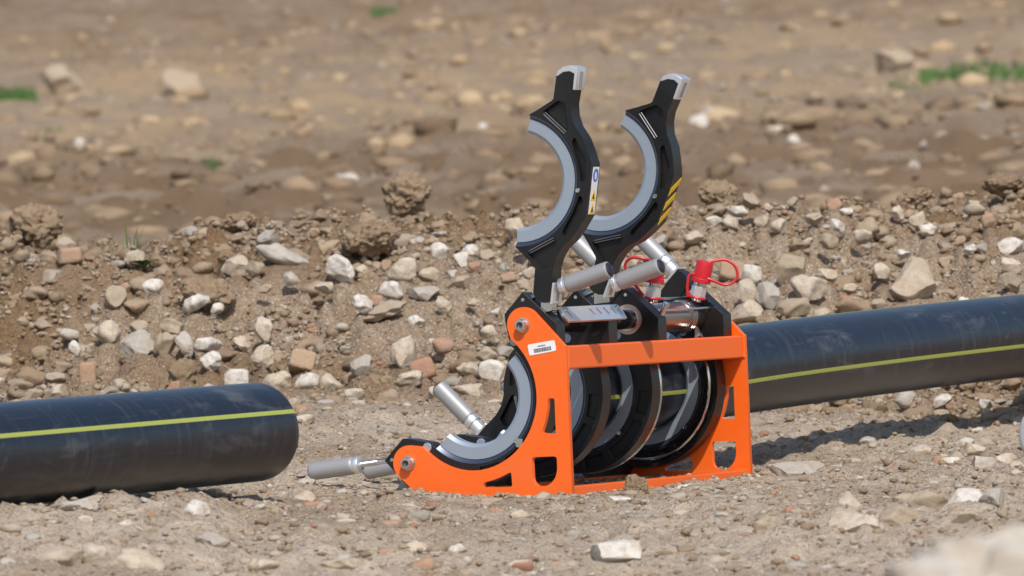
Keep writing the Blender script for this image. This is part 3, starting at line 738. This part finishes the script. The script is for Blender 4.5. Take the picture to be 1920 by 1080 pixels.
# ================================================================ pipes
def pipe(name, pts, r, wall_t, stripes, label, ends=(True, True)):
    pts = [Vector(p) for p in pts]; root = empty(name, (pts[len(pts) // 2].x, pts[len(pts) // 2].y, 0))
    tag(root, label, 'pipe')
    V, F = [], []; n = 96; rings = []
    prof = []
    N = len(pts)
    fr = []
    for i in range(N):
        t = (pts[min(i + 1, N - 1)] - pts[max(i - 1, 0)]).normalized(); side = t.cross(Vector((0, 0, 1))).normalized(); up = side.cross(t); fr.append((t, side, up))
    seq = [(0, r - wall_t, 0), (0, r - .0012, 0), (0, r, .0012)] + [(i, r, 0) for i in range(1, N - 1)] + [(N - 1, r, -.0012), (N - 1, r - .0012, 0), (N - 1, r - wall_t, 0)]
    seq += [(i, r - wall_t, 0) for i in range(N - 2, 0, -1)]
    for i, rr, off in seq:
        t, s, u = fr[i]
        for k in range(n):
            a = 2 * PI * k / n; V.append(pts[i] + t * off + (s * math.cos(a) + u * math.sin(a)) * rr)
    K = len(seq)
    for j in range(K):
        for k in range(n): F.append((j * n + k, j * n + (k + 1) % n, ((j + 1) % K) * n + (k + 1) % n, ((j + 1) % K) * n + k))
    mesh_from('pipe_wall', V, F, M['pipe'], root, 40)
    for a0 in stripes:
        V, F = [], []; hw = .0037 / r
        for i in range(N):
            t, s, u = fr[i]; off = t * (.0016 if i == 0 else (-.0016 if i == N - 1 else 0))
            for da, rr in ((-hw, r - .001), (-hw, r + .0003), (-hw * .5, r + .0004), (0, r + .0004), (hw * .5, r + .0004), (hw, r + .0003), (hw, r - .001)):
                a = math.radians(a0) + da; V.append(pts[i] + off + (s * math.cos(a) + u * math.sin(a)) * rr)
        for i in range(N - 1):
            for k in range(6): F.append((i * 7 + k, i * 7 + k + 1, (i + 1) * 7 + k + 1, (i + 1) * 7 + k))
        F += [tuple(range(7)), tuple((N - 1) * 7 + k for k in range(7))]
        mesh_from('colour_stripe', V, F, M['stripe'], root, 40)
    return root
zl = lambda x: .1508 + (x + .797) * .0066
pipe('plastic_pipe', [(x, .190, zl(x)) for x in (-.797, -.9, -1.2, -1.65, -2.2, -3.0, -4.2)], .0818, .0146, (157, 67, 264, 337),
     'black plastic pipe with yellow stripe lying loose at left, short of the machine')
def cat(ctrl, k=6):
    P = [Vector(p) for p in ctrl]; o = []
    for i in range(len(P) - 1):
        p0, p1, p2, p3 = P[max(i - 1, 0)], P[i], P[i + 1], P[min(i + 2, len(P) - 1)]
        for j in range(k):
            u = j / k; o.append(.5 * ((2 * p1) + (p2 - p0) * u + (2 * p0 - 5 * p1 + 4 * p2 - p3) * u * u + (3 * p1 - p0 - 3 * p2 + p3) * u ** 3))
    return o + [P[-1]]
pipe('plastic_pipe', cat([(.345, YC, .1832), (.50, YC, .1834), (.75, YC, .1850), (1.2, .186, .2010), (1.8, .182, .2160), (2.475, .176, .2290), (3.6, .16, .247), (6.0, .12, .27)]), .0822, .0146, (-11, 93, 169, 259),
     'black plastic pipe with yellow stripe clamped in the machine and running out to the right')

# ================================================================ pale wheel at the right edge
u0, d0 = .985, 16.0
wc = Vector(world(u0, d0, .048).tolist()); wr = empty('support_wheel', (wc.x, wc.y, 0)); tag(wr, 'pale grey plastic wheel cut off by the right edge, on the ground below the pipe', 'wheel')
axd = Vector((SN * .8 + CN * .55, -CN * .8 + SN * .55, 0)).normalized()
lathe('rim', wc - axd * .03, wc + axd, [(0, .030), (.001, .040), (.006, .048), (.014, .052), (.046, .052), (.054, .048), (.059, .040), (.060, .030)], M['wheel'], wr, 56)
lathe('hub', wc - axd * .036, wc + axd, [(0, .012), (.002, .015), (.070, .015), (.072, .012)], M['steel'], wr, 24)

# ================================================================ stones
def ico(sub):
    bm = bmesh.new(); bmesh.ops.create_icosphere(bm, subdivisions=sub, radius=1.0)
    V = np.array([v.co[:] for v in bm.verts]); F = np.array([[v.index for v in f.verts] for f in bm.faces]); bm.free()
    return V, F
ICO = {k: ico(k) for k in (1, 2, 3, 4, 5)}
rng = np.random.default_rng(11)

def rock_shape(sub, cuts, rng, rough=.05, lo=.5, hi=.92):
    V = ICO[sub][0].copy()
    for _ in range(cuts):
        n = rng.normal(size=3); n /= np.linalg.norm(n); o = rng.uniform(lo, hi)
        e = np.maximum(0, V @ n - o); V -= np.outer(e, n)
    if rough:
        ph = rng.uniform(0, 6, (5, 3)); fr = rng.normal(size=(5, 3)) * np.array([3, 4, 6, 8, 11])[:, None]
        am = np.array([1, .8, .5, .4, .3]) * rough
        k = sum(am[i] * np.sin(V @ fr[i] + ph[i, 0]) for i in range(5))
        V = V * (1 + k)[:, None]
    V -= (V.max(0) + V.min(0)) / 2
    return V / ((V.max(0) - V.min(0)) / 2)

def block_shape(sub, rng, p=8):
    V = ICO[sub][0].copy()
    V = V / (np.abs(V) ** p).sum(1)[:, None] ** (1 / p)
    for _ in range(4):
        n = rng.normal(size=3); n /= np.linalg.norm(n); o = rng.uniform(.95, 1.25)
        e = np.maximum(0, V @ n - o); V -= np.outer(e, n)
    return V / np.abs(V).max(0)

def clod_shape(sub, rng, amp=.45):
    V = ICO[sub][0].copy(); off = Vector(rng.uniform(-50, 50, 3))
    k = np.array([1 + amp * mnoise.fractal(Vector(v) * 1.7 + off, .7, 2.1, 6) + .22 * abs(mnoise.noise(Vector(v) * 5.5 + off)) for v in V])
    V = V * k[:, None]; V -= (V.max(0) + V.min(0)) / 2
    return V / ((V.max(0) - V.min(0)) / 2)

def crumble(V, rng, size):
    """lumpy crust on a body already at its real size"""
    off = Vector(rng.uniform(-50, 50, 3)); L = np.linalg.norm(V, axis=1, keepdims=True); N = V / np.maximum(L, 1e-6)
    f = 2.6 / size
    k = np.array([mnoise.fractal(Vector(v) * f + off, .6, 2.1, 4) * .30 + (.5 - abs(mnoise.noise(Vector(v) * f * 2.3 + off))) * .30 + (.5 - abs(mnoise.noise(Vector(v) * f * 5.5 + off))) * .14 for v in V])
    return V + N * (k * size * .5)[:, None]

def rot_small(rng, a=.35):
    r = rng.normal(size=3) * a * np.array([1, 1, 0]) + np.array([0, 0, 0])
    from mathutils import Euler
    return np.array(Euler((r[0], r[1], 0)).to_matrix())

RC = np.array([[SN, CN, 0], [-CN, SN, 0], [0, 0, 1.0]])      # columns: right, ahead, up

def crest_d(u, lo=17.9, hi=19.0):
    dd = np.linspace(lo, hi, 120); h = ground_h(np.full(120, u), dd); return float(dd[np.argmax((h - CAM.z) / dd)])

def put_stone(name, u, d, wd, ht, kind, rng, sink=.28, sub=4, depth=None, mat=None, tilt=.22):
    if kind == 'k': V = ICO[sub][0].copy()
    elif kind in 'qp': V = block_shape(sub, rng)
    elif kind == 'b': V = block_shape(sub, rng, 5) if rng.random() < .5 else rock_shape(sub, 14, rng, .02)
    else: V = rock_shape(sub, int(rng.integers(8, 15)), rng, .055, .5, .92)
    dp = depth or wd * rng.uniform(.65, 1.0)
    V = V * np.array([wd / 2, dp / 2, ht / 2]) * 1.06
    if kind == 'k': V = crumble(V, rng, (wd * ht) ** .5)
    elif mat is not None: V = crumble(V, rng, (wd * ht) ** .5 * .45)
    V = V @ rot_small(rng, tilt).T
    h = float(ground_h(np.array([u]), np.array([d]))[0])
    hb = float(base_h(np.array([u]), np.array([d]))[0]); h = max(h, hb - .006) if d > 17.2 else min(h, hb + .3 * ht)
    zc = h + ht * (.5 - sink)
    W = V @ RC.T
    me = bpy.data.meshes.new(name); me.from_pydata(W.tolist(), [], ICO[min(sub, 5)][1].tolist()); me.update()
    o = bpy.data.objects.new(name, me); me.materials.append(mat or M[kind]); COL.objects.link(o)
    o.location = Vector(world(u, d, zc).tolist())
    me.shade_smooth(); me.set_sharp_from_angle(angle=math.radians(32 if kind != 'k' else 70))
    return o

NAME = dict(c='stone', w='stone', g='stone', t='stone', b='brick_fragment', p='tile_fragment', q='stone_block', k='earth_clod')
WORD = dict(c='cream stone', w='whitish stone', g='grey stone', t='tan stone', b='red brick fragment', p='flat brown tile fragment', q='squared pale block', k='brown earth clod')
CATG = dict(c='stone', w='stone', g='stone', t='stone', b='brick', p='tile', q='stone', k='clod')
def where(u, d):
    if d > 20: return 'on far field ' + ('left of open clamps' if u < .35 else 'right of open clamps')
    if d > 17.2:
        tier = 'low on mound' if d < 17.6 else ('halfway up mound' if d < 18.05 else 'near mound crest')
        lat = ('at far left' if u < -.75 else 'above free pipe end' if u < -.45 else 'left of open clamps' if u < -.12 else 'beside open clamps' if u < .35 else 'behind red caps' if u < .72 else 'above clamped pipe')
        return tier + ' ' + lat
    if u < -.3: return 'in foreground below free pipe'
    if u < .22: return 'on ground before orange plate'
    return 'on ground right of orange frame'
ORD = ['first', 'second', 'third', 'fourth', 'fifth', 'sixth', 'seventh', 'eighth', 'ninth', 'tenth', 'eleventh', 'twelfth', 'thirteenth', 'fourteenth']
placed = []
from collections import defaultdict
byl = defaultdict(list)
for u, d, wd, ht, k in STONES:
    near = d < 17.2
    o = put_stone(NAME[k], u, d, wd, ht * (1.15 if near else 1.05), k, rng, sink=.34 if near else .24, sub=5 if (wd > .08 and d < 20) else 4, tilt=.12 if near else .25)
    size = 'large' if wd > .075 else 'mid-sized' if wd > .042 else 'small'
    o['category'] = CATG[k]; o['group'] = 'stones lying on the field' if d > 20 else 'stones and rubble on the mound' if d > 17.2 else 'stones on the trodden ground'
    byl[size + ' ' + WORD[k] + ' ' + where(u, d)].append((u, o)); placed.append((u, d, wd))
for lab_, lst in byl.items():
    lst.sort(key=lambda e: e[0])
    for i, (u, o) in enumerate(lst):
        o['label'] = lab_ if len(lst) == 1 else lab_ + ', ' + ('leftmost' if i == 0 else 'rightmost' if i == len(lst) - 1 else ORD[i] + ' from left') + ' of ' + ['', '', 'two', 'three', 'four', 'five', 'six', 'seven', 'eight', 'nine', 'ten'][min(len(lst), 10)]

# earth clods one can pick out
for u, d, wd, ht, sk, lab_ in (
    (-1.035, 18.60, .098, .080, .10, 'rough brown earth clod tipped on the mound crest at far left'),
    (-.222, 18.66, .086, .078, .08, 'knobbly brown clod perched alone on the mound crest left of the clamps'),
    (.466, 18.68, .072, .046, .12, 'low brown clod on the mound crest right of the open clamps'),
    (-.300, 18.30, .110, .055, .48, 'wide crumbly grey-brown clod heap below the mound crest'),
    (-.640, 17.96, .100, .050, .45, 'dark earth clod overhanging a small hollow above the free pipe'),
    (-.600, 18.54, .075, .032, .40, 'low brown earth clod on the mound crest left of centre'),
    (.900, 18.60, .070, .030, .45, 'brown clod on the mound crest above the right-hand pipe'),
    (1.090, 18.60, .075, .036, .45, 'large brown clod on the mound crest at the right edge'),
    (.197, 14.70, .036, .042, .15, 'small pointed earth lump standing against the lower orange bar')):
    if d > 18.5: d = crest_d(u)
    o = put_stone('earth_clod', u, d, wd, ht, 'k', rng, sink=sk, sub=5); tag(o, lab_, 'clod', 'earth clods')

# the blurred boulder close to the lens
o = put_stone('boulder', .425, 7.0, .310, .200, 'k', rng, sink=.37, sub=5, mat=M['boulder']); tag(o, 'large pale boulder out of focus in the bottom right corner', 'boulder')

# further stones of the rubble, alike
cnt = 0
PU = np.array([p[0] for p in placed]); PDp = np.array([p[1] for p in placed])
tries = 0
while cnt < 140 and tries < 4000:
    tries += 1
    if rng.random() < .74: u, d = rng.uniform(-1.12, 1.12), 17.2 + 1.45 * rng.random() ** 1.1
    else: u, d = rng.uniform(-.85, .9), rng.uniform(12.3, 16.9)
    if d < 17.2 and (abs(u - .08) < .42 and 14.3 < d < 16.2): continue
    if damp_mask(np.array([u]), np.array([d]))[0] > .55: continue
    if np.min(np.hypot((PU - u), (PDp - d) * .5)) < .045: continue
    k = rng.choice(list('ccccwwggtttb')); wd = rng.uniform(.024, .046)
    o = put_stone(NAME[k], u, d, wd, wd * rng.uniform(.5, .85), k, rng, sink=.36, sub=3)
    if k == 'b': tag(o, 'small red brick chip half sunk in rubble ' + where(u, d), 'brick', 'brick chips in rubble ' + where(u, d))
    else: tag(o, 'small ' + WORD[k] + ' half sunk in rubble ' + where(u, d), 'stone', 'small %ss in rubble %s' % (WORD[k], where(u, d)))
    PU = np.append(PU, u); PDp = np.append(PDp, d); cnt += 1

# rubble too fine and too many to count
TINT = np.array([(.52, .45, .36), (.60, .545, .46), (.66, .63, .58), (.40, .33, .25), (.45, .43, .40), (.46, .20, .125), (.30, .225, .15), (.34, .265, .185)]) * .78 + np.array((.40, .305, .21)) * .22
def rubble(name, n, sub, gen, label, seed, tints=None, earth=False, flat=(.4, .8), lift=(-.25, .45)):
    r = np.random.default_rng(seed); u, d, sz = gen(r, n)
    dm = damp_mask(u, d)
    for pu, pd, pw in placed:
        if pd < 20: dm = np.where((np.abs(u - pu) < pw * .6) & (d > pd - .2) & (d < pd + .02) & (sz > .009), 9, dm)
    keep = r.random(len(u)) > np.where(dm > 5, 2, 0 if earth else dm * .85); u, d, sz, dm = u[keep], d[keep], sz[keep], dm[keep]
    n = len(u); T = [rock_shape(sub, 4 if earth else 9, r, .13 if earth else .05, .45, .9) for _ in range(24)]; F = ICO[sub][1]; nv = len(T[0])
    pick = r.integers(0, 24, n); VT = np.stack(T)[pick]
    sc = np.stack([sz * r.uniform(.7, 1.2, n), sz * r.uniform(.7, 1.2, n), sz * r.uniform(*flat, n)], -1) / 2
    a = r.uniform(0, 2 * PI, n); VT = VT * sc[:, None, :]
    x = VT[..., 0] * np.cos(a)[:, None] - VT[..., 1] * np.sin(a)[:, None]; y = VT[..., 0] * np.sin(a)[:, None] + VT[..., 1] * np.cos(a)[:, None]
    c = world(u, d, ground_h(u, d) + sc[:, 2] * r.uniform(*lift, n))
    P = np.stack([x, y, VT[..., 2]], -1) + c[:, None, :]
    Fa = (F[None] + (np.arange(n) * nv)[:, None, None]).reshape(-1, 3)
    o = big_mesh(name, P.reshape(-1, 3), Fa, M['pebbles'])
    if earth: o.data.shade_smooth()
    k = r.choice(8, n, p=[.24, .16, .09, .16, .10, .06, .09, .10]); col = TINT[k] * r.uniform(.8, 1.08, (n, 1)) * .93
    if earth: col = np.array(tints)[r.integers(0, len(tints), n)] * r.uniform(.85, 1.15, (n, 1))
    at = o.data.attributes.new('tint', 'FLOAT_COLOR', 'POINT')
    at.data.foreach_set('color', np.repeat(np.concatenate([np.clip(col, 0, .85), np.ones((n, 1))], 1), nv, axis=0).astype(np.float32).ravel())
    tag(o, label, 'rubble', None, 'stuff'); return o
def g_ground(r, n):
    d = 11.5 + 5.7 * r.random(n) ** .9; u = r.uniform(-1, 1, n) * .066 * d
    sz = .0045 + .012 * r.random(n) ** 3.0; return u, d, sz
def g_mound(r, n):
    d = 17.0 + 1.8 * r.random(n); u = r.uniform(-1.25, 1.25, n); sz = .006 + .019 * r.random(n) ** 2.6; return u, d, sz
def g_mid(r, n):
    d = 17.0 + 1.75 * r.random(n); u = r.uniform(-1.25, 1.25, n); sz = .022 + .026 * r.random(n) ** 2.0; return u, d, sz
def g_chip(r, n):
    d = 17.0 + 1.8 * r.random(n); u = r.uniform(-1.25, 1.25, n); sz = .010 + .014 * r.random(n) ** 2; return u, d, sz
def g_field(r, n):
    d = 19.5 + 85 * r.random(n) ** 1.4; u = r.uniform(-1, 1, n) * .07 * d; sz = .02 + .07 * r.random(n) ** 4; return u, d, sz
rubble('ground_gravel', 9500, 1, g_ground, 'fine mixed gravel strewn over the trodden ground', 21)
rubble('mound_gravel', 5000, 1, g_mound, 'fine pale and brown gravel covering the mound', 22)
rubble('mound_rubble', 1300, 3, g_mid, 'broken limestone pieces covering the mound', 23)
rubble('mound_chippings', 4200, 2, g_chip, 'small limestone chippings covering the mound', 25)
rubble('field_stones', 550, 2, g_field, 'scattered small stones on the far field', 24)

EARTH = [(.30, .215, .14), (.34, .25, .17), (.385, .298, .212), (.255, .178, .112)]
def g_crumb(r, n):
    d = 17.0 + 2.0 * r.random(n); u = r.uniform(-1.3, 1.3, n); sz = .014 + .036 * r.random(n) ** 3; return u, d, sz
def g_lump(r, n):
    d = 17.15 + 1.7 * r.random(n); u = r.uniform(-1.3, 1.3, n); sz = .035 + .05 * r.random(n) ** 2; return u, d, sz
def g_fine(r, n):
    d = 17.0 + 2.0 * r.random(n); u = r.uniform(-1.3, 1.3, n); sz = .007 + .014 * r.random(n) ** 2; return u, d, sz
def g_gcrumb(r, n):
    d = 11.5 + 5.7 * r.random(n); u = r.uniform(-1, 1, n) * .066 * d; sz = .006 + .014 * r.random(n) ** 3; return u, d, sz
def g_gstone(r, n):
    d = 11.5 + 5.7 * r.random(n); u = r.uniform(-1, 1, n) * .066 * d; sz = .016 + .022 * r.random(n) ** 2.5; return u, d, sz
def g_fclod(r, n):
    d = 20 + 85 * r.random(n) ** 1.2; u = r.uniform(-1, 1, n) * .075 * d; sz = .03 + .17 * r.random(n) ** 4; return u, d, sz
rubble('fine_crumbs', 21000, 1, g_fine, 'fine crumbs of brown earth between the stones of the mound', 36, EARTH, True, (.5, .95))
rubble('mound_lumps', 750, 3, g_lump, 'fist-sized lumps of brown earth packed into the mound', 37, EARTH, True, (.5, .9), (-.5, .2))
rubble('mound_crumbs', 2600, 2, g_crumb, 'crumbled brown earth lumps covering the mound', 31, EARTH, True, (.5, .9))
rubble('ground_crumbs', 7000, 1, g_gcrumb, 'small crumbs of brown earth on the trodden ground', 32, EARTH, True, (.4, .8))
rubble('ground_stones', 1700, 2, g_gstone, 'small flat stones pressed into the trodden ground', 33, None, False, (.3, .6), (-.7, .1))
def g_fc(d0, d1, s0, s1):
    def g(r, n):
        d = d0 + (d1 - d0) * r.random(n); u = r.uniform(-1, 1, n) * .072 * d; return u, d, s0 + (s1 - s0) * r.random(n) ** 6
    return g
rubble('churned_earth', 4200, 1, g_fc(21, 47, .025, .20), 'churned dark brown earth at the near side of the field', 34, [(.24, .165, .10), (.30, .215, .135), (.33, .24, .15), (.18, .12, .072)], True, (.35, .7), (-.75, .1))
rubble('straw_clods', 2600, 1, g_fc(40, 78, .04, .25), 'straw-coloured dry clods in a band across the field', 38, [(.41, .295, .175), (.35, .25, .148), (.46, .345, .215), (.27, .19, .115)], True, (.35, .7), (-.75, .1))
rubble('far_clods', 1300, 1, g_fc(66, 112, .05, .24), 'grey-brown clods at the far side of the field', 39, [(.30, .22, .15), (.26, .185, .12), (.35, .265, .185)], True, (.35, .6), (-.8, 0))

def to_ud(x, y):
    return (x - CAM.x) * SN - (y - CAM.y) * CN, (x - CAM.x) * CN + (y - CAM.y) * SN
def g_spill(r, n):
    q = r.random(n); k = r.random(n) < .72
    x = np.where(k, -.012 - .03 * r.random(n) ** 2, .76 * q); y = np.where(k, .31 * q, -.010 - .03 * r.random(n) ** 2)
    u, d = to_ud(x, y); return u, d, .004 + .010 * r.random(n) ** 2.5
rubble('spilled_earth', 700, 2, g_spill, 'crumbs of earth pushed up along the foot of the orange frame', 41, EARTH + [(.50, .43, .34)], True, (.5, .9), (-.2, .5))

# ================================================================ stick, weeds, grass
p = wp(-.992, 17.60, .012)
stk = [p + Vector(world(-.026 + .052 * k - u_ * 0, 0, 0).tolist()) * 0 + Vector((SN, -CN, 0)) * (-.030 + .060 * k) + Vector((0, 0, .016 - .034 * k + .003 * math.sin(7 * k))) for k in np.linspace(0, 1, 8) for u_ in (0,)]
so = tube('stick', stk, .0052, M['stalk'], None, 8); tag(so, 'short pale broken stick on the mound at far left', 'stick')

def blade(V, F, base, lean, h, wd, rngg):
    n = 6; side = Vector((-lean[1], lean[0], 0)); side = side.normalized() if side.length > 1e-6 else Vector((1, 0, 0))
    i0 = len(V)
    for k in range(n + 1):
        q = k / n; c = Vector(base) + Vector((lean[0], lean[1], 0)) * (h * q * q) + Vector((0, 0, h * (q - .18 * q * q)))
        w_ = wd * (1 - q) ** .7 * .5 + 1e-4
        V += [c + side * w_, c + Vector((lean[0], lean[1], 0)) * w_ * .4 - Vector((0, 0, w_ * .3)), c - side * w_]
    for k in range(n):
        a = i0 + k * 3
        F += [(a, a + 1, a + 4, a + 3), (a + 1, a + 2, a + 5, a + 4)]
p = wp(-.822, crest_d(-.822), -.005); tuft = empty('grass_tuft', p); tag(tuft, 'thin tuft of upright grass blades on the mound crest at left', 'grass')
for k, (lx, ly, h, dx) in enumerate(((.10, .0, .118, .006), (.34, .1, .098, .012), (-.05, .05, .088, -.014), (-.22, 0, .060, -.02), (.22, -.1, .070, .0), (.05, .1, .052, .008), (-.12, -.1, .045, -.006))):
    V, F = [], []
    L = Vector((SN, -CN, 0)) * lx + Vector((CN, SN, 0)) * ly
    blade(V, F, p + Vector((SN, -CN, 0)) * dx, (L.x, L.y), h, .0058, rng)
    mesh_from('blade', V, F, M['grass'], tuft, 60)
p = wp(-.788, crest_d(-.788, 17.9, 18.35), .004); weed = empty('leafy_weed', p); tag(weed, 'small weed with broad dark green leaves below the grass tuft', 'weed')
for k in range(6):
    a = k * 1.05 + .3; r0 = .020 + .006 * (k % 3); V, F = [], []
    dr = Vector((math.cos(a), math.sin(a), 0)); sd_ = Vector((-dr.y, dr.x, 0))
    for j in range(7):
        q = j / 6; w_ = .011 * math.sin(PI * min(1, q * .92 + .08)) ** .7 + .0006; c = p + dr * (r0 * q * 1.1) + Vector((0, 0, .012 * math.sin(q * 2.2) + .006 + .003 * (k % 2)))
        V += [c + sd_ * w_ + Vector((0, 0, .002)), c, c - sd_ * w_ + Vector((0, 0, .002))]
    for j in range(6): F += [(j * 3, j * 3 + 1, j * 3 + 4, j * 3 + 3), (j * 3 + 1, j * 3 + 2, j * 3 + 5, j * 3 + 4)]
    mesh_from('leaf', V, F, M['leaf'], weed, 60)

def grass_patch(u0, d0, ru, rd, n, h, label, seed):
    r = np.random.default_rng(seed); V, F = [], []
    a, q = r.uniform(0, 2 * PI, n), np.sqrt(r.random(n)); uu, dd = u0 + ru * q * np.cos(a), d0 + rd * q * np.sin(a); hh = ground_h(uu, dd)
    W = world(uu, dd, hh)
    for k in range(n): blade(V, F, W[k], (r.normal() * .35, r.normal() * .35), h * r.uniform(.5, 1.2), .011, r)
    me = bpy.data.meshes.new('grass'); me.from_pydata([tuple(v) for v in V], [], F); me.update()
    o = bpy.data.objects.new('grass', me); me.materials.append(M['grass']); COL.objects.link(o); me.shade_smooth(); tag(o, label, 'grass', None, 'stuff')
grass_patch(-3.56, 60.6, .24, 1.6, 1000, .11, 'bright green grass patch at the left edge of the field', 1)
grass_patch(3.02, 53.0, .42, 2.6, 1300, .075, 'green grass patch on the field at the right edge', 2)
grass_patch(2.42, 50.8, .13, 1.0, 120, .045, 'sparse grass beside the big tan field stone', 6)
grass_patch(-1.12, 83., .13, 1.5, 260, .09, 'faint green tuft at the very top of the field', 3)
grass_patch(-2.65, 50.2, .05, .5, 40, .05, 'tiny green sprout on the field at left', 4)
grass_patch(-1.28, 37.1, .05, .4, 60, .035, 'low green sprout in the middle of the field', 5)
